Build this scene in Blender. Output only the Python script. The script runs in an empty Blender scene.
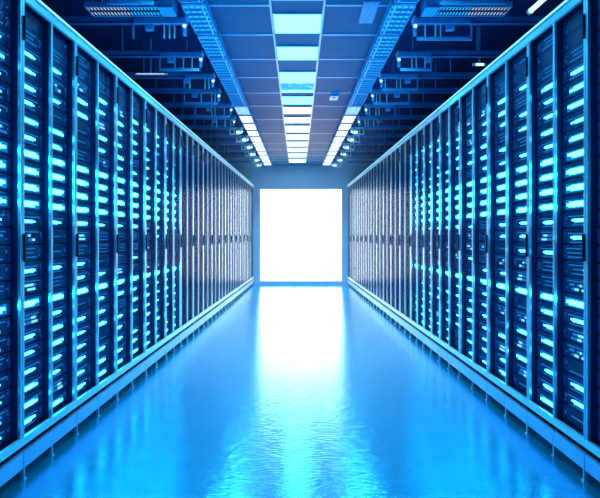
import bpy, bmesh, math, random
from mathutils import Vector, Matrix

random.seed(11)
SC = bpy.context.scene
COL = SC.collection

# ------------------------------------------------------------------ scale of the place (metres)
F_PX = 520.0                 # focal length in pixels of the 600 px wide frame
CAM_Z = 1.24
END = 13.05                  # distance of the end wall
ROW = {-1: (1.467, 0.0253), 1: (1.496, 0.0213)}      # rack fronts: half width at the camera, narrowing per metre


def row_x(s, d):
    a, k = ROW[s]
    return s * (a - k * d)


def row_rot(s):
    return s * math.atan(ROW[s][1])


# ------------------------------------------------------------------ materials
def principled(name, col, rough=0.5, metal=0.0, spec=0.5, noise=0.0, nscale=8.0, bump=0.0, bscale=60.0, rvar=0.0, coat=0.0, bstretch=None):
    m = bpy.data.materials.new(name)
    m.use_nodes = True
    nt = m.node_tree
    b = nt.nodes['Principled BSDF']
    b.inputs['Base Color'].default_value = (*col, 1)
    b.inputs['Roughness'].default_value = rough
    b.inputs['Metallic'].default_value = metal
    b.inputs['Specular IOR Level'].default_value = spec
    b.inputs['Coat Weight'].default_value = coat
    tc = nt.nodes.new('ShaderNodeTexCoord')
    if noise:
        n = nt.nodes.new('ShaderNodeTexNoise')
        n.inputs['Scale'].default_value = nscale
        n.inputs['Detail'].default_value = 4
        nt.links.new(tc.outputs['Object'], n.inputs['Vector'])
        r = nt.nodes.new('ShaderNodeValToRGB')
        r.color_ramp.elements[0].color = (*[c * (1 - noise) for c in col], 1)
        r.color_ramp.elements[1].color = (*[min(1, c * (1 + noise)) for c in col], 1)
        r.color_ramp.elements[0].position = 0.3
        r.color_ramp.elements[1].position = 0.7
        nt.links.new(n.outputs['Fac'], r.inputs['Fac'])
        nt.links.new(r.outputs['Color'], b.inputs['Base Color'])
        if rvar:
            mr = nt.nodes.new('ShaderNodeMapRange')
            mr.inputs['To Min'].default_value = rough - rvar
            mr.inputs['To Max'].default_value = rough + rvar
            nt.links.new(n.outputs['Fac'], mr.inputs['Value'])
            nt.links.new(mr.outputs['Result'], b.inputs['Roughness'])
    if bump:
        n2 = nt.nodes.new('ShaderNodeTexNoise')
        n2.inputs['Scale'].default_value = bscale
        n2.inputs['Detail'].default_value = 3
        if bstretch:
            mp = nt.nodes.new('ShaderNodeMapping')
            mp.inputs['Scale'].default_value = bstretch
            nt.links.new(tc.outputs['Object'], mp.inputs['Vector'])
            nt.links.new(mp.outputs['Vector'], n2.inputs['Vector'])
        else:
            nt.links.new(tc.outputs['Object'], n2.inputs['Vector'])
        bp = nt.nodes.new('ShaderNodeBump')
        bp.inputs['Strength'].default_value = bump
        bp.inputs['Distance'].default_value = 0.004
        nt.links.new(n2.outputs['Fac'], bp.inputs['Height'])
        nt.links.new(bp.outputs['Normal'], b.inputs['Normal'])
    return m


def emitter(name, col, strength, sample=True):
    m = bpy.data.materials.new(name)
    m.use_nodes = True
    nt = m.node_tree
    nt.nodes.clear()
    e = nt.nodes.new('ShaderNodeEmission')
    e.inputs['Color'].default_value = (*col, 1)
    e.inputs['Strength'].default_value = strength
    o = nt.nodes.new('ShaderNodeOutputMaterial')
    nt.links.new(e.outputs[0], o.inputs[0])
    if not sample:
        m.cycles.emission_sampling = 'NONE'
    return m


M = {
    'floor': principled('blue_epoxy', (0.03, 0.60, 0.96), 0.17, 0.72, 0.4, noise=0.03, nscale=14.0, bump=0.5, bscale=1.0, rvar=0.03, bstretch=(16, 75, 1)),
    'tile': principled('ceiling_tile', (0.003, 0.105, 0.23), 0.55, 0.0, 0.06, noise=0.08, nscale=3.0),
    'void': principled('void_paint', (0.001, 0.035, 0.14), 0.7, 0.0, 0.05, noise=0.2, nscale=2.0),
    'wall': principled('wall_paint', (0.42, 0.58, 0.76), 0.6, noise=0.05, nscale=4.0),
    'tbar': principled('tbar_white', (0.32, 0.48, 0.72), 0.4, 0.2, noise=0.05),
    'cab': principled('cabinet_navy', (0.003, 0.022, 0.095), 0.5, 0.0, 0.25, noise=0.1, nscale=5.0),
    'post': principled('post_steel', (0.42, 0.68, 0.84), 0.30, 0.78, 0.5),
    'rail': principled('rail_aluminium', (0.62, 0.80, 0.92), 0.32, 0.35, 0.5),
    'plinth': principled('plinth_paint', (0.30, 0.48, 0.74), 0.36, 0.2, 0.5, noise=0.05, nscale=12.0),
    'foot': principled('foot_steel', (0.45, 0.58, 0.72), 0.35, 0.7),
    'black': principled('handle_black', (0.003, 0.010, 0.040), 0.5, 0.0, 0.15, noise=0.1),
    'chassis': principled('server_steel', (0.003, 0.018, 0.085), 0.45, 0.2, noise=0.15, nscale=14.0),
    'bezel': principled('bezel_blue', (0.02, 0.10, 0.32), 0.35, 0.5, noise=0.1, nscale=30.0),
    'beam': principled('beam_paint', (0.03, 0.24, 0.62), 0.4, 0.2, noise=0.15, nscale=6.0),
    'bracket': principled('bracket_steel', (0.10, 0.42, 0.80), 0.35, 0.3, noise=0.1, nscale=9.0),
    'rod': principled('rod_zinc', (0.80, 0.86, 0.92), 0.4, 0.1, noise=0.05),
    'louvre': principled('louvre_steel', (0.02, 0.24, 0.55), 0.4, 0.3, noise=0.08),
    'led_hot': emitter('led_hot', (0.014, 0.62, 1.0), 38.0),
    'led_mid': emitter('led_mid', (0.035, 0.60, 1.0), 12.0),
    'led_pale': emitter('led_pale', (0.16, 0.60, 1.0), 1.5, False),
    'led_dim': emitter('led_dim', (0.01, 0.26, 0.85), 0.75, False),
    'glow': emitter('bloom_glow', (0.0, 0.30, 0.9), 0.8, False),  # dim emission imitating bloom around the server light bars
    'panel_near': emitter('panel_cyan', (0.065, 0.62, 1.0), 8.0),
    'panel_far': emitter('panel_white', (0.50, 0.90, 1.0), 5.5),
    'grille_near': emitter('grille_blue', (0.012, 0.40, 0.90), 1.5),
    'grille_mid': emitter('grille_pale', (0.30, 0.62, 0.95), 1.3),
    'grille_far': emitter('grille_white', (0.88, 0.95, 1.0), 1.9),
    'portal': emitter('lit_opening', (1.0, 0.99, 0.98), 5.2),
    'slot': emitter('slot_pale', (0.50, 0.70, 0.95), 0.9),
    'strip': emitter('added_edge_strip', (0.30, 0.85, 1.0), 1.3),
    'lamp': emitter('glow_face', (0.45, 0.9, 1.0), 2.0),
}


def glass():
    m = bpy.data.materials.new('door_glass')
    m.use_nodes = True
    nt = m.node_tree
    nt.nodes.clear()
    L = nt.links.new
    lw = nt.nodes.new('ShaderNodeLayerWeight')
    lw.inputs['Blend'].default_value = 0.5          # facing = 1 - cos
    pw = nt.nodes.new('ShaderNodeMath')
    pw.operation = 'POWER'
    pw.inputs[1].default_value = 9.0
    L(lw.outputs['Facing'], pw.inputs[0])
    ge = nt.nodes.new('ShaderNodeNewGeometry')
    front = nt.nodes.new('ShaderNodeMath')
    front.operation = 'SUBTRACT'
    front.inputs[0].default_value = 1.0
    L(ge.outputs['Backfacing'], front.inputs[1])
    mu = nt.nodes.new('ShaderNodeMath')
    mu.operation = 'MULTIPLY'
    L(pw.outputs[0], mu.inputs[0])
    L(front.outputs[0], mu.inputs[1])
    sc = nt.nodes.new('ShaderNodeMath')
    sc.operation = 'MULTIPLY_ADD'
    sc.inputs[1].default_value = 1.0
    sc.inputs[2].default_value = 0.0
    L(mu.outputs[0], sc.inputs[0])
    tr = nt.nodes.new('ShaderNodeBsdfTransparent')
    gl = nt.nodes.new('ShaderNodeBsdfGlossy')
    gl.inputs['Roughness'].default_value = 0.22
    gl.inputs['Color'].default_value = (0.19, 0.22, 0.27, 1)
    mx = nt.nodes.new('ShaderNodeMixShader')
    L(sc.outputs[0], mx.inputs[0])
    L(tr.outputs[0], mx.inputs[1])
    L(gl.outputs[0], mx.inputs[2])
    o = nt.nodes.new('ShaderNodeOutputMaterial')
    L(mx.outputs[0], o.inputs[0])
    return m


M['glass'] = glass()


# ------------------------------------------------------------------ mesh helper
class MB:
    def __init__(self):
        self.bm = bmesh.new()

    def prism(self, pts, mat=0):
        """eight points: four of the bottom loop, four of the top loop"""
        v = [self.bm.verts.new(p) for p in pts]
        for q in ((3, 2, 1, 0), (4, 5, 6, 7), (0, 1, 5, 4), (1, 2, 6, 5), (2, 3, 7, 6), (3, 0, 4, 7)):
            f = self.bm.faces.new([v[i] for i in q])
            f.material_index = mat
        return self

    def box(self, x0, x1, y0, y1, z0, z1, mat=0):
        x0, x1 = min(x0, x1), max(x0, x1)
        return self.prism([(x0, y0, z0), (x1, y0, z0), (x1, y1, z0), (x0, y1, z0),
                           (x0, y0, z1), (x1, y0, z1), (x1, y1, z1), (x0, y1, z1)], mat)

    def tube(self, p0, p1, r0, r1=None, n=12, mat=0):
        p0, p1 = Vector(p0), Vector(p1)
        r1 = r0 if r1 is None else r1
        ax = (p1 - p0).normalized()
        u = ax.orthogonal().normalized()
        w = ax.cross(u)
        a = [self.bm.verts.new(p0 + (u * math.cos(t) + w * math.sin(t)) * r0) for t in [2 * math.pi * i / n for i in range(n)]]
        b = [self.bm.verts.new(p1 + (u * math.cos(t) + w * math.sin(t)) * r1) for t in [2 * math.pi * i / n for i in range(n)]]
        for i in range(n):
            f = self.bm.faces.new((a[i], a[(i + 1) % n], b[(i + 1) % n], b[i]))
            f.material_index = mat
            f.smooth = True
        self.bm.faces.new(a[::-1]).material_index = mat
        self.bm.faces.new(b).material_index = mat
        return self

    def mesh(self, name, mats, bevel=0.0):
        bm = self.bm
        if bevel:
            es = [e for e in bm.edges if len(e.link_faces) == 2 and e.calc_face_angle(0) > 1.0]
            bmesh.ops.bevel(bm, geom=es, offset=bevel, segments=2, affect='EDGES', clamp_overlap=True)
        bmesh.ops.recalc_face_normals(bm, faces=bm.faces[:])
        me = bpy.data.meshes.new(name)
        bm.to_mesh(me)
        bm.free()
        for m in (mats if isinstance(mats, (list, tuple)) else [mats]):
            me.materials.append(M[m])
        return me

    def build(self, name, mats, parent=None, bevel=0.0):
        return link(name, self.mesh(name, mats, bevel), parent)


def link(name, me, parent=None):
    o = bpy.data.objects.new(name, me)
    COL.objects.link(o)
    if parent:
        o.parent = parent
    return o


def tag(o, label, cat, group=None, kind=None):
    o['label'] = label
    o['category'] = cat
    if group:
        o['group'] = group
    if kind:
        o['kind'] = kind
    return o


def empty(name, loc=(0, 0, 0), rz=0.0):
    o = bpy.data.objects.new(name, None)
    o.empty_display_size = 0.1
    COL.objects.link(o)
    o.location = loc
    o.rotation_euler = (0, 0, rz)
    return o


def structure(o):
    o['kind'] = 'structure'
    return o


ONES = 'zeroth first second third fourth fifth sixth seventh eighth ninth tenth eleventh twelfth thirteenth fourteenth fifteenth sixteenth seventeenth eighteenth nineteenth twentieth'.split()


def nth(n):
    if n <= 20:
        return ONES[n]
    if n < 30:
        return 'twenty-' + ONES[n - 20]
    return 'thirtieth' if n == 30 else 'thirty-' + ONES[n - 30]


SIDE = {-1: 'left', 1: 'right'}

# ------------------------------------------------------------------ the setting
structure(MB().box(-3.0, 3.0, -1.2, END + 0.3, -0.1, 0.0).build('floor', 'floor'))
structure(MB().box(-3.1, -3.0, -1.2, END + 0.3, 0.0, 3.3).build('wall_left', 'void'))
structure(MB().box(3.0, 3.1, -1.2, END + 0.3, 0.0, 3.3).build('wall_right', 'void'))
PX0, PX1, PZ0, PZ1 = -1.004, 1.105, 0.09, 2.435
wb = MB()
wb.box(-3.0, PX0, END, END + 0.2, 0.0, 3.3)
wb.box(PX1, 3.0, END, END + 0.2, 0.0, 3.3)
wb.box(PX0, PX1, END, END + 0.2, PZ1, 3.3)
wb.box(PX0, PX1, END, END + 0.2, 0.0, PZ0)
structure(wb.build('wall_end', 'wall'))
win = structure(MB().box(PX0, PX1, END + 0.10, END + 0.13, PZ0, PZ1).build('window_1', 'portal'))
fr = MB()
fr.box(PX0, PX0 + 0.03, END - 0.006, END + 0.10, PZ0, PZ1)
fr.box(PX1 - 0.03, PX1, END - 0.006, END + 0.10, PZ0, PZ1)
fr.box(PX0, PX1, END - 0.006, END + 0.10, PZ1 - 0.03, PZ1)
fr.box(PX0, PX1, END - 0.012, END + 0.10, PZ0 - 0.02, PZ0 + 0.01)
structure(fr.build('window_frame', 'wall', win))

# ceiling: a dropped centre run of tiles and the dark void over the rack rows
CT = 3.0
cb = MB()
cb.box(-0.74, 0.74, -1.2, END, CT, CT + 0.03, 0)
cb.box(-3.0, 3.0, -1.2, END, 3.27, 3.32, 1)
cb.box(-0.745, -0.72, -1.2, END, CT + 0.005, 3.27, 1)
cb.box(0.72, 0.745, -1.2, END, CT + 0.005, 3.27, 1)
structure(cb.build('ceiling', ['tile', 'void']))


def strip_x(d):
    return -0.0029 * d


t = MB()
for d in [0.4, 1.0, 1.6, 2.2, 2.8, 3.38, 3.97, 4.55, 5.18, 5.78, 6.4, 7.05, 7.87, 8.95, 9.86, 10.6, 11.4, 12.2]:
    for (a, b) in ((-0.70, -0.21), (0.205, 0.70)):
        t.box(a, b, d - 0.011, d + 0.011, CT - 0.006, CT + 0.004)
structure(t.build('trim_1', 'tbar', bevel=0.0015))
t = MB()
for s in (-1, 1):
    xa, xb = 0.2045 * s + strip_x(0), 0.2045 * s + strip_x(12.55)
    w = 0.008
    t.prism([(xa - w, -1.0, CT - 0.012), (xa + w, -1.0, CT - 0.012), (xb + w, 12.55, CT - 0.012), (xb - w, 12.55, CT - 0.012),
             (xa - w, -1.0, CT + 0.004), (xa + w, -1.0, CT + 0.004), (xb + w, 12.55, CT + 0.004), (xb - w, 12.55, CT + 0.004)])
structure(t.build('trim_2', 'tbar'))

# ------------------------------------------------------------------ ceiling lights of the centre strip
PANELS = [(0.2, 0.6), (1.0, 1.4), (1.8, 2.2), (2.6, 3.0), (3.42, 3.86), (4.12, 4.495), (4.83, 5.18), (5.58, 5.96), (5.98, 6.36), (6.56, 6.92),
          (7.10, 7.47), (7.72, 8.08), (8.31, 8.80), (9.03, 9.49), (9.72, 10.18), (10.41, 10.86), (11.13, 11.60), (11.90, 12.45)]
seen = 0
for i, (a, b) in enumerate(PANELS):
    d = (a + b) / 2
    L = b - a
    o = empty('ceiling_light', (strip_x(d), d, CT - 0.002))
    if b > 3.7:
        seen += 1
        lab = 'glowing panel light, %s from the camera in the centre ceiling strip' % nth(seen)
    else:
        lab = 'glowing centre ceiling strip panel above the camera, out of the photo'
    if (a, b) == (5.98, 6.36):
        lab = 'ceiling panel light with a mottled blue lens and one thin lit edge'
    tag(o, lab, 'ceiling light', 'panel lights of the centre ceiling strip')
    fb = MB()
    h = 0.19
    fb.box(-h, h, -L / 2 - 0.012, -L / 2, -0.008, 0.0).box(-h, h, L / 2, L / 2 + 0.012, -0.008, 0.0)
    fb.box(-h - 0.006, -h, -L / 2 - 0.012, L / 2 + 0.012, -0.008, 0.0).box(h, h + 0.006, -L / 2 - 0.012, L / 2 + 0.012, -0.008, 0.0)
    fb.build('frame', 'tbar', o)
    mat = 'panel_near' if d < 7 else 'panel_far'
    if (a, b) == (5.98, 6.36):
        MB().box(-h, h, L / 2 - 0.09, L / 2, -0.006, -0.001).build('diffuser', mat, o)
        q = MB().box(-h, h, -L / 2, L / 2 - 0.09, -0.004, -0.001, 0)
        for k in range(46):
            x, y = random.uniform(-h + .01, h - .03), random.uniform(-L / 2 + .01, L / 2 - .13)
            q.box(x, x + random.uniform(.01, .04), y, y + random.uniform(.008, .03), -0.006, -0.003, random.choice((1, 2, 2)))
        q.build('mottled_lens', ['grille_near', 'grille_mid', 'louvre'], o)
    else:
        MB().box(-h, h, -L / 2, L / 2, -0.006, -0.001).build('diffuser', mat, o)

# ------------------------------------------------------------------ louvred lights along both edges of the dropped ceiling
TZ = 2.92
TH = TZ - CAM_Z


def tray_x(s, d):
    return -(0.4685 * TH - 0.0038 * d) if s < 0 else 0.4885 * TH - 0.0136 * d


for s in (-1, 1):
    k = 0
    d = 2.58
    n = 0
    while d < 12.1:
        L = 0.575 if d < 6.5 else 0.46
        gap = 0.025 if d < 6.5 else 0.06
        n += 1
        c = d + L / 2
        o = empty('louvred_light', (tray_x(s, c), c, TZ), s * math.atan(0.0038 if s < 0 else 0.0136))
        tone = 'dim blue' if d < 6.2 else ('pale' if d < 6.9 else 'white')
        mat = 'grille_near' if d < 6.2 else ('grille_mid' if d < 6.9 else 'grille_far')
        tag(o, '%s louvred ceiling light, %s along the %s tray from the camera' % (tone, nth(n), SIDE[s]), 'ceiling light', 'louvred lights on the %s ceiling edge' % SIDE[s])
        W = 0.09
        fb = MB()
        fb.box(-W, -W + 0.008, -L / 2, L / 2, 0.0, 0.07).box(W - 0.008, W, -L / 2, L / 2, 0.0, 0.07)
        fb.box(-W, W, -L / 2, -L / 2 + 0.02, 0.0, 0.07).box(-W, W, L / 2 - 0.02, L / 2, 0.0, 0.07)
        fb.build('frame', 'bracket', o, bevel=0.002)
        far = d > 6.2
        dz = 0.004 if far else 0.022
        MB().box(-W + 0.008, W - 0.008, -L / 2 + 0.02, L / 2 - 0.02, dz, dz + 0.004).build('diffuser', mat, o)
        lv = MB()
        step = 0.085 if d < 6.5 else 0.11
        y = -L / 2 + 0.03
        while y < L / 2 - 0.02 and not far:
            lv.box(-W + 0.008, W - 0.008, y, y + 0.006, 0.004, 0.022, 0)
            y += step
        for x in ((-0.045, 0.0, 0.045) if not far else (0.04 * s,)):
            lv.box(x - 0.0025, x + 0.0025, -L / 2 + 0.02, L / 2 - 0.02, (0.006 if not far else 0.0), (0.026 if not far else 0.004), 0)
        lv.box(s * (-W + 0.03), s * (-W + 0.036), -L / 2 + 0.02, L / 2 - 0.02, -0.004, 0.014, 1)
        lv.build('louvre', ['louvre', 'rod'], o)
        MB().box(-0.006, 0.006, -0.02, 0.02, 0.07, (0.09 if abs(tray_x(s, c)) < 0.71 else 0.345)).build('hanger', 'bracket', o)
        d += L + gap

# ------------------------------------------------------------------ beams, rods, brackets and spot lamps over the rack rows
BEAMS = [3.45, 4.08, 4.83, 5.48, 6.05, 6.71, 7.4, 8.1, 8.75, 9.5, 10.3, 11.1, 11.9]
BZ = 2.90
SPOT_W = 22.0
rnd = random.Random(5)
for s in (-1, 1):
    for i, d in enumerate(BEAMS):
        xa = abs(tray_x(s, d)) + 0.10 + rnd.choice((0.0, 0.02, 0.05))
        o = empty('ceiling_beam', (s * xa, d, BZ))
        tag(o, 'blue steel ceiling beam, %s from the camera over the %s racks' % (nth(i + 1), SIDE[s]), 'beam', 'ceiling beams over the %s racks' % SIDE[s])
        L = 2.92 - xa
        b = MB()                                     # a C channel with a lip
        b.box(0, s * L, -0.03, 0.03, 0.0, 0.008).box(0, s * L, -0.03, -0.022, 0.0, 0.05).box(0, s * L, 0.022, 0.03, 0.0, 0.05)
        b.box(0, s * L, -0.03, -0.014, 0.046, 0.052)
        b.build('channel', 'beam', o, bevel=0.0015)
        for x in (0.15, 0.75, 1.5):
            MB().tube((s * x, 0, 0.008), (s * x, 0, 0.37), 0.005).build('hanger_rod', 'bracket', o)
        far = d > 7.5
        # an upper cable carrier on the beam
        if not far:
            wl = rnd.uniform(0.28, 0.5)
            sb = MB().box(s * 0.0, s * wl, -0.045, -0.03, -0.012, 0.03)
            sb.box(s * (wl - 0.012), s * wl, -0.045, -0.03, -0.13, 0.03)
            if rnd.random() < 0.7:
                sb.box(s * 0.03, s * wl, -0.045, -0.03, -0.142, -0.118)
            sb.build('bracket', 'bracket', o, bevel=0.002)
            for x in sorted(rnd.sample([0.06, 0.10, 0.14, 0.18, 0.22, 0.26], rnd.choice((3, 3, 4)))):
                MB().tube((s * x, -0.02, -0.12), (s * x, -0.02, 0.004), 0.0055, n=10).build('drop_pipe', 'rod', o)
            MB().tube((s * 0.02, -0.02, -0.10), (s * 0.02, -0.02, 0.03), 0.014, n=14).build('junction_pipe', 'bracket', o)
            MB().box(s * 0.27, s * 0.33, -0.022, 0.02, -0.05, -0.002).build('junction_box', 'bracket', o, bevel=0.004)
        else:
            sb = MB().box(s * 0.0, s * 0.2, -0.045, -0.03, -0.01, 0.02)
            sb.box(s * 0.185, s * 0.2, -0.045, -0.03, -0.09, 0.02).box(s * 0.06, s * 0.2, -0.045, -0.03, -0.1, -0.08)
            sb.build('bracket', 'rod', o, bevel=0.002)
            MB().box(s * 0.03, s * 0.10, -0.05, 0.0, -0.075, -0.035).box(s * 0.05, s * 0.08, -0.045, -0.01, -0.035, 0.004).build('junction_box', 'rod', o, bevel=0.004)
            MB().box(s * 0.035, s * 0.095, -0.054, -0.050, -0.072, -0.040).box(s * 0.035, s * 0.095, -0.046, -0.004, -0.079, -0.075).build('glow_face', 'lamp', o)  # glowing faces added to brighten the far junction boxes
            for x in (0.02, 0.13):
                MB().tube((s * x, -0.02, -0.08), (s * x, -0.02, 0.004), 0.008, n=10).build('drop_pipe', 'rod', o)
        # spot lamp clipped to the inner end of the beam
        sp = empty('spot_lamp', (s * (xa - 0.005), d - 0.12, BZ))
        tag(sp, 'small white spot lamp by the %s louvred strip, %s from the camera' % (SIDE[s], nth(i + 1)), 'spot lamp', 'spot lamps beside the %s ceiling strip' % SIDE[s])
        MB().box(-0.008, 0.008, -0.008, 0.092, 0.0, 0.014).box(-0.006, 0.006, -0.008, 0.006, -0.045, 0.0).build('arm', 'bracket', sp)
        hd = MB().tube((0, 0.030, -0.045), (0, -0.030, -0.075), 0.011, 0.016, 16)
        hd.build('housing', 'rod', sp)
        MB().tube((0, -0.0301, -0.0751), (0, -0.033, -0.0766), 0.013, 0.013, 16).build('lens', 'lamp', sp)
        ld = bpy.data.lights.new('spot', 'SPOT')
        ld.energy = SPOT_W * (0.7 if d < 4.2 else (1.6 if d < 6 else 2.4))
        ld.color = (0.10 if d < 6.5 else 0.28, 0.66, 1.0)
        ld.spot_size = math.radians(130)
        ld.spot_blend = 0.7
        ld.shadow_soft_size = 0.09
        lo = bpy.data.objects.new('spot_light', ld)
        COL.objects.link(lo)
        lo.parent = sp
        lo.location = (0, -0.05, -0.10)
        lo.rotation_euler = (0, s * math.radians(-14 if d < 5.2 else 10), 0)

# slotted lamps across the void, close to the camera
for s, x0, x1 in ((-1, 1.02, 1.56), (1, 1.03, 1.55)):
    o = empty('slotted_light', (s * x0, 3.86, 2.90))
    tag(o, 'pale slotted lamp slung crosswise above the %s rack row' % SIDE[s], 'ceiling light', 'slotted lamps above the rack rows')
    L = x1 - x0
    MB().box(0, s * L, -0.085, -0.077, 0, 0.04).box(0, s * L, 0.077, 0.085, 0, 0.04).box(0, s * .008, -.08, .08, 0, .04).box(s * (L - .008), s * L, -.08, .08, 0, .04).build('frame', 'bracket', o)
    MB().box(s * 0.008, s * L * 0.45, -0.077, 0.077, 0.012, 0.016, 0).box(s * L * 0.45, s * (L - 0.008), -0.077, 0.077, 0.012, 0.016, 1).build('diffuser', ['grille_near', 'slot'], o)
    lv = MB()
    for k in range(1, 22):
        x = L * k / 22
        lv.box(s * (x - 0.004), s * (x + 0.004), -0.077, 0.077, 0.002, 0.010)
    lv.box(0, s * L, -0.004, 0.004, 0.0, 0.018)
    lv.build('louvre', 'cab', o)
    MB().tube((s * 0.1, 0, 0.03), (s * 0.1, 0, 0.37), 0.005).tube((s * (L - 0.1), 0, 0.03), (s * (L - 0.1), 0, 0.37), 0.005).build('hanger_rod', 'bracket', o)
    # the blue distribution box beside each one
    o = empty('junction_cabinet', (s * 0.985, 3.84, 2.90))
    tag(o, 'blue metal junction cabinet between the %s slotted lamp and louvred strip' % SIDE[s], 'box', 'junction cabinets in the ceiling')
    MB().box(s * -0.07, s * 0.03, -0.10, 0.07, -0.015, 0.09).build('housing', 'bracket', o, bevel=0.006)
    for x in (-0.05, -0.02, 0.01):
        MB().tube((s * x, -0.04, 0.09), (s * x, -0.04, 0.37), 0.008).build('conduit', 'bracket', o)
    MB().box(s * -0.074, s * 0.034, -0.105, -0.10, -0.02, 0.0).build('lip', 'louvre', o)

# thin tube lamps seen over the rack tops
def tube_lamp(p0, p1, r, label, mat='lamp'):
    o = empty('tube_light', p0)
    tag(o, label, 'tube light')
    v = Vector(p1) - Vector(p0)
    u = v.normalized()
    MB().tube(u * 0.02, v - u * 0.02, r, n=14).build('tube', mat, o)
    MB().tube((0, 0, 0), u * 0.025, r * 1.25, n=14).build('end_cap', 'rod', o)
    MB().tube(v - u * 0.025, v, r * 1.25, n=14).build('end_cap', 'rod', o)
    hz = 3.27 - p0[2]
    m = v * 0.5
    MB().box(m.x - 0.008, m.x + 0.008, m.y - 0.008, m.y + 0.008, r * 0.8, hz).build('hanger_rod', 'bracket', o)


tube_lamp((1.735, 3.20, 2.90), (1.71, 3.86, 2.90), 0.018, 'bright cyan tube lamp running lengthwise over the right racks')
tube_lamp((1.67, 5.00, 2.885), (1.80, 5.00, 2.885), 0.012, 'short cyan tube lamp set crosswise over the right racks')
tube_lamp((-1.70, 5.37, 2.91), (-1.36, 5.37, 2.91), 0.007, 'thin pale tube lamp set crosswise over the left racks', 'slot')

# small fittings on the tiles
o = empty('reflection_slab', (0.545, 4.08, CT))  # slatted slab standing in for a blurry blue reflection on the tiles
tag(o, 'slim slotted vent added for a reflection on the tiles beside the right louvred strip', 'slab')
MB().box(-0.06, 0.06, -0.2, 0.2, -0.014, 0).build('frame', 'louvre', o, bevel=0.003)
v = MB()
for k in range(5):
    v.box(-0.046 + k * 0.02, -0.036 + k * 0.02, -0.18, 0.18, -0.02, -0.013)
v.build('slat', 'bracket', o)
o = empty('ceiling_sensor', (0.44, 6.55, CT))
tag(o, 'small square blue sensor box on the right ceiling tiles', 'sensor')
MB().box(-0.05, 0.05, -0.10, 0.10, -0.03, 0).build('housing', 'bracket', o, bevel=0.008)
MB().tube((0, -0.02, -0.03), (0, -0.02, -0.038), 0.022, n=18).build('lens', 'louvre', o)

# ------------------------------------------------------------------ racks
RZ0, RZ1 = 0.215, 2.44
REC = 0.05
DEP = 0.9
rack_cache = {}


def rack_parts(s, w):
    key = (s, round(w, 3))
    if key in rack_cache:
        return rack_cache[key]
    P = []

    def add(name, mb, mats, bevel=0.0, on=None):
        P.append((name, mb.mesh(name, mats, bevel), on))
    X = lambda v: s * v
    c = MB()
    c.box(X(.012), X(DEP), 0.001, 0.012, RZ0 - .03, RZ1 + .03).box(X(.012), X(DEP), w - 0.012, w - 0.001, RZ0 - .03, RZ1 + .03)
    c.box(X(DEP - .02), X(DEP), 0.012, w - 0.012, RZ0 - .03, RZ1 + .03)
    c.box(X(.02), X(DEP - .02), 0.012, w - 0.012, RZ0 - .03, RZ0 - .01)
    c.box(X(.02), X(DEP - .02), 0.012, w - 0.012, RZ1 + .012, RZ1 + .03)
    add('cabinet_shell', c, 'cab')
    add('partition', MB().box(X(.014), X(DEP - .02), w / 2 - .006, w / 2 + .006, RZ0 - .01, RZ1 + .012), 'cab')
    for y0, y1 in ((0.0015, 0.018), (w / 2 - .010, w / 2 + .010), (w - .018, w - .0015)):
        add('post', MB().box(0, X(.014), y0, y1, RZ0, RZ1), 'post', 0.002)
    add('top_rail', MB().box(X(-.004), X(.014), 0.001, w - .001, RZ1, RZ1 + .038), 'rail', 0.002)
    add('top_cover', MB().box(X(-.010), X(DEP), 0.0, w, RZ1 + .045, RZ1 + .062).box(X(.02), X(DEP - .02), 0.01, w - .01, RZ1 + .03, RZ1 + .045), 'rail', 0.002)
    add('added_light_strip', MB().box(X(-.013), X(-.009), 0.002, w - .002, RZ1 + .050, RZ1 + .060), 'strip')  # glowing strip added to brighten the rack tops and the floor
    add('bottom_rail', MB().box(X(-.004), X(.014), 0.001, w - .001, RZ0 - .04, RZ0), 'rail', 0.002)
    for y0, y1 in ((0.003, w / 2 - .002), (w / 2 + .002, w - .003)):
        add('plinth_panel', MB().box(X(-.006), X(.014), y0, y1, .062, .142), 'plinth', 0.003)
    add('plinth_base', MB().box(X(.16), X(DEP - .03), .02, w - .02, 0.0, RZ0 - .03), 'black')
    for y in (0.012, w / 2):
        add('foot', MB().box(X(-.003), X(.012), y - .006, y + .006, 0.008, .062).box(X(-.008), X(.018), y - .012, y + .012, 0.0, .008), 'foot', 0.0015)
    add('glass_door', MB().box(X(.003), X(.008), .018, w / 2 - .010, RZ0 + .001, RZ1 - .001), 'glass')
    add('glass_door', MB().box(X(.003), X(.008), w / 2 + .010, w - .018, RZ0 + .001, RZ1 - .001), 'glass')
    add('upper_handle', MB().box(X(-.010), X(-.0005), .004, .0145, 2.233, 2.356), 'black', 0.003, 'glass_door')
    add('door_handle', MB().box(X(-.012), X(-.0005), .004, .0155, 1.11, 1.248), 'black', 0.003, 'glass_door')
    rack_cache[key] = P
    return P


EDGES = {-1: [1.99, 2.634, 3.230, 3.905, 4.585, 5.22], 1: [1.99, 2.614, 3.241, 3.898, 4.538, 5.136]}
for s in (-1, 1):
    e = EDGES[s]
    n = 13
    step = (END - 0.03 - e[-1]) / n
    a = e[-1]
    for i in range(n):
        e.append(a + step * (i + 1))

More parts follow.
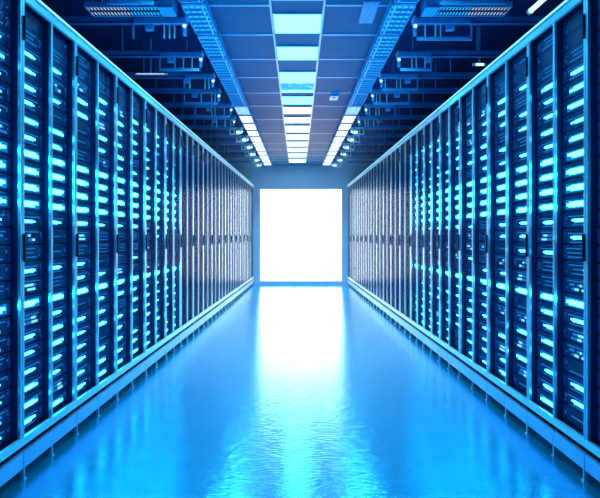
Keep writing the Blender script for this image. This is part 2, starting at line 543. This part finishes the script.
bays = []           # (side, rack index, bay index, near y, width, rack empty transform)
for s in (-1, 1):
    e = EDGES[s]
    for i in range(len(e) - 1):
        w = e[i + 1] - e[i]
        loc = Vector((row_x(s, e[i]), e[i], 0))
        o = empty('server_rack', loc, row_rot(s))
        last = len(e) - 2
        extra = ', cut by the photo edge' if i == 0 else (', against the end wall' if i == last else '')
        tag(o, 'tall navy server rack, %s from camera in the %s row%s' % (nth(i + 1), SIDE[s], extra), 'server rack', 'server racks of the %s row' % SIDE[s])
        first = {}
        for nm, me, on in rack_parts(s, w):
            c = link(nm, me, first[on] if on else o)
            first.setdefault(nm, c)
        for b in (0, 1):
            y0 = 0.024 if b == 0 else w / 2 + .0145
            y1 = w / 2 - .0145 if b == 0 else w - .024
            bays.append((s, i, b, loc, y0, y1 - y0))

# ------------------------------------------------------------------ servers
UN = 25
PITCH = (RZ1 - RZ0 - 0.004) / UN
BW = 0.30


def zone(i, r):
    """which look a server has by its height in the rack"""
    if 13 <= i <= 16 or i == 7:
        return 'hot'
    if 8 <= i <= 11:
        return r.choice(('lines', 'lines', 'ports', 'mid'))
    if i >= 23:
        return r.choice(('dark', 'lines', 'lines'))
    return r.choice(('mid', 'mid', 'mid', 'mid', 'mid', 'ports', 'bright', 'bright', 'lines'))


LOOK = {'hot': 'brilliant cyan', 'bright': 'bright cyan-white', 'mid': 'cyan-lit', 'ports': 'speckled blue port', 'lines': 'thinly lined blue', 'dark': 'nearly dark'}


def server_geo(s, look, r):
    """front details as lists of boxes (x0,x1,y0,y1,z0,z1) in a unit of width BW; x = 0 is the front face, outwards negative"""
    H = PITCH - 0.006
    near = []
    bars, lens, dots, lines = [], [], [], []  # lens: dim glowing surrounds that imitate bloom about the bars
    e = BW * r.uniform(0.76, 0.86)
    def strip(z0, z1, y1):
        # one lit window: a long core, a ragged far end and specks along its lower edge
        y = y1 - r.uniform(.02, .05)
        bars.append((-.0065, -.0025, .005, y, z0, z1))
        zz = z0 + (z1 - z0) * r.uniform(.1, .45)
        bars.append((-.0065, -.0025, y, y1, zz, zz + (z1 - z0) * .5))
        q = .02
        while q < y1 - .03:
            l = r.uniform(.012, .05)
            if r.random() < .55:
                lines.append((-.004, 0, q, q + l, z0 - H * .10, z0 - H * .04))
            q += l + r.uniform(.006, .03)
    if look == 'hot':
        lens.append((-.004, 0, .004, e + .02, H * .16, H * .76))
        strip(H * .28, H * .62, e)
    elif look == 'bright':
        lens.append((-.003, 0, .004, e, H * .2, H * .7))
        strip(H * .30, H * .56, e - .01)
    elif look == 'mid':
        z = H * r.uniform(.26, .42)
        strip(z, z + H * r.uniform(.15, .23), e - r.uniform(.005, .04))
        lines.append((-.003, 0, .004, e + .015, z + H * .34, z + H * .41))
        if r.random() < .6:
            lines.append((-.003, 0, .004, e - r.uniform(0, .06), z - H * .22, z - H * .16))
    elif look == 'ports':
        for row in (0.2, 0.48):
            y = 0.008
            while y < e - .02:
                l = r.uniform(.012, .04)
                if r.random() < .75:
                    (bars if r.random() < .45 else lines).append((-.004, 0, y, y + l, H * row, H * (row + .16)))
                y += l + .006
        lines.append((-.003, 0, .004, e + .01, H * .76, H * .83))
    elif look == 'lines':
        for z in (.18, .46, .74):
            if r.random() < .8:
                y = r.uniform(.004, .05)
                lines.append((-.003, 0, y, e - r.uniform(-.02, .06), H * z, H * (z + .07)))
        if r.random() < .6:
            y = r.uniform(.02, .1)
            bars.append((-.004, 0, y, y + r.uniform(.03, .07), H * .44, H * .58))
    else:
        lines.append((-.003, 0, .02, e * r.uniform(.3, .7), H * .5, H * .56))
    for k in range(r.choice((1, 2, 2, 3))):
        y = BW * r.uniform(.86, .95)
        z = H * r.uniform(.2, .75)
        dots.append((-.004, 0, y, y + .007, z, z + .006))
    return bars, lens, lines, dots


def add_boxes(mb, s, boxes, x_off=0.0, y_off=0.0, z_off=0.0, ys=1.0, mat=0, M4=None):
    for (x0, x1, y0, y1, z0, z1) in boxes:
        a, b = s * (x0 + x_off), s * (x1 + x_off)
        if M4 is None:
            mb.box(a, b, y0 * ys + y_off, y1 * ys + y_off, z0 + z_off, z1 + z_off, mat)
        else:
            a, b = min(a, b), max(a, b)
            y0_, y1_ = y0 * ys + y_off, y1 * ys + y_off
            mb.prism([M4 @ Vector(p) for p in ((a, y0_, z0 + z_off), (b, y0_, z0 + z_off), (b, y1_, z0 + z_off), (a, y1_, z0 + z_off),
                                               (a, y0_, z1 + z_off), (b, y0_, z1 + z_off), (b, y1_, z1 + z_off), (a, y1_, z1 + z_off))], mat)


BARMAT = {'hot': 'led_hot', 'bright': 'led_mid', 'mid': 'led_mid', 'ports': 'led_pale', 'lines': 'led_pale', 'dark': 'led_dim'}
proto = {}


def chassis_mesh(s):
    H = PITCH - 0.006
    c = MB().box(0, s * 0.70, 0, BW, 0, H, 0)
    c.box(s * -.004, 0, BW * .93, BW, .004, H - .004, 1).box(s * -.002, 0, 0, BW, H - .006, H - .001, 1)
    for k in range(6):
        c.box(s * -.0015, 0, BW * .73, BW * .91, .012 + k * .010, .015 + k * .010, 1)
    return c.mesh('server_unit', ['chassis', 'bezel'])


def prototypes(s):
    r = random.Random(77)
    ch = chassis_mesh(s)
    for look in LOOK:
        out = []
        for k in range(6):
            bars, lens, lines, dots = server_geo(s, look, r)
            parts = []
            for nm, bx, mt in (('light_bar', bars, BARMAT[look]), ('bloom_surround', lens, 'glow'), ('light_line', lines, 'led_dim'), ('status_light', dots, 'led_dim')):
                if bx:
                    mb = MB()
                    add_boxes(mb, s, bx)
                    parts.append((nm, mb.mesh(nm, mt)))
            out.append(parts)
        proto[(s, look)] = (ch, out)


prototypes(-1)
prototypes(1)

mass = MB()
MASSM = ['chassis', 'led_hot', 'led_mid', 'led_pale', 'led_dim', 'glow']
rs = random.Random(3)
NEARBAYS = {(0, 1), (1, 0), (1, 1), (2, 0), (2, 1), (3, 0)}
for (s, i, b, loc, y0, bw) in bays:
    rz = row_rot(s)
    M4 = Matrix.Translation(loc) @ Matrix.Rotation(rz, 4, 'Z')
    for k in range(UN):
        z = RZ0 + 0.002 + PITCH * k
        look = zone(k, rs)
        if (i, b) in NEARBAYS:
            ch, variants = proto[(s, look)]
            parts = rs.choice(variants)
            o = link('server_unit', ch)
            o.location = M4 @ Vector((s * REC, y0, z))
            o.rotation_euler = (0, 0, rz)
            o.scale = (1, bw / BW, 1)
            tag(o, '%s server, %s up in %s bay of %s rack, %s row' % (LOOK[look], nth(k + 1), ('near', 'far')[b], nth(i + 1), SIDE[s]), 'server', 'servers in the near racks of the %s row' % SIDE[s])
            for nm, me in parts:
                c = link(nm, me, o)
                if i == 0 and nm != 'status_light':
                    c.scale = (1, 1.0 if s < 0 else 0.4, 1)
        else:
            if loc.y > (5.4 if s < 0 else 6.0):
                look = 'dark'      # the far racks are idle
            bars, lens, lines, dots = server_geo(s, look, rs)
            ys = bw / BW
            H = PITCH - .006
            add_boxes(mass, s, [(0, .70, 0, BW, 0, H)], REC, y0, z, ys, 0, M4)
            mi = {'led_hot': 1, 'led_mid': 2, 'led_pale': 3, 'led_dim': 4}[BARMAT[look]]
            add_boxes(mass, s, bars, REC, y0, z, ys, mi, M4)
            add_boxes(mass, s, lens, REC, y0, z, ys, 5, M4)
            add_boxes(mass, s, lines + dots, REC, y0, z, ys, 4, M4)
o = mass.build('server_bank', MASSM)
tag(o, 'blue-lit servers filling the racks farther down both rows', 'servers', kind='stuff')

# thin haze hanging in the corridor
hz = bpy.data.materials.new('haze')
hz.use_nodes = True
nt = hz.node_tree
nt.nodes.clear()
vs_ = nt.nodes.new('ShaderNodeVolumeScatter')
vs_.inputs['Color'].default_value = (0.6, 0.85, 1.0, 1)
vs_.inputs['Density'].default_value = 0.009
vs_.inputs['Anisotropy'].default_value = 0.3
ou = nt.nodes.new('ShaderNodeOutputMaterial')
nt.links.new(vs_.outputs[0], ou.inputs['Volume'])
M['haze'] = hz
h0, h1 = 6.0, END - 0.02
q = [(row_x(-1, h0) + .03, h0), (row_x(1, h0) - .03, h0), (row_x(1, h1) - .03, h1), (row_x(-1, h1) + .03, h1)]
o = MB().prism([(x, y, 0.004) for x, y in q] + [(x, y, 2.78) for x, y in q]).build('haze', 'haze')
tag(o, 'thin pale haze drifting along the corridor between the racks', 'haze', kind='stuff')

# ------------------------------------------------------------------ ambient, camera, colour
w = bpy.data.worlds.new('world')
SC.world = w
w.use_nodes = True
bg = w.node_tree.nodes['Background']
bg.inputs['Color'].default_value = (0.0, 0.30, 0.9, 1)
bg.inputs['Strength'].default_value = 1.0

cam = bpy.data.cameras.new('camera')
co = bpy.data.objects.new('camera', cam)
COL.objects.link(co)
co.location = (0, 0, CAM_Z)
co.rotation_euler = (math.pi / 2, 0, 0)
cam.sensor_width = 36
cam.lens = F_PX / 600 * 36
cam.shift_x = 1.0 / 600
cam.shift_y = -13.4 / 600
cam.clip_start = 0.05
SC.camera = co
vs = SC.view_settings
SC.display_settings.display_device = 'sRGB'
vs.view_transform = 'Standard'
vs.look = 'None'
vs.exposure = 0.0
vs.gamma = 1.0
vs.use_curve_mapping = False
SC.cycles.use_denoising = True
SC.cycles.use_adaptive_sampling = False
SC.cycles.max_bounces = 8
SC.cycles.sample_clamp_indirect = 6.0
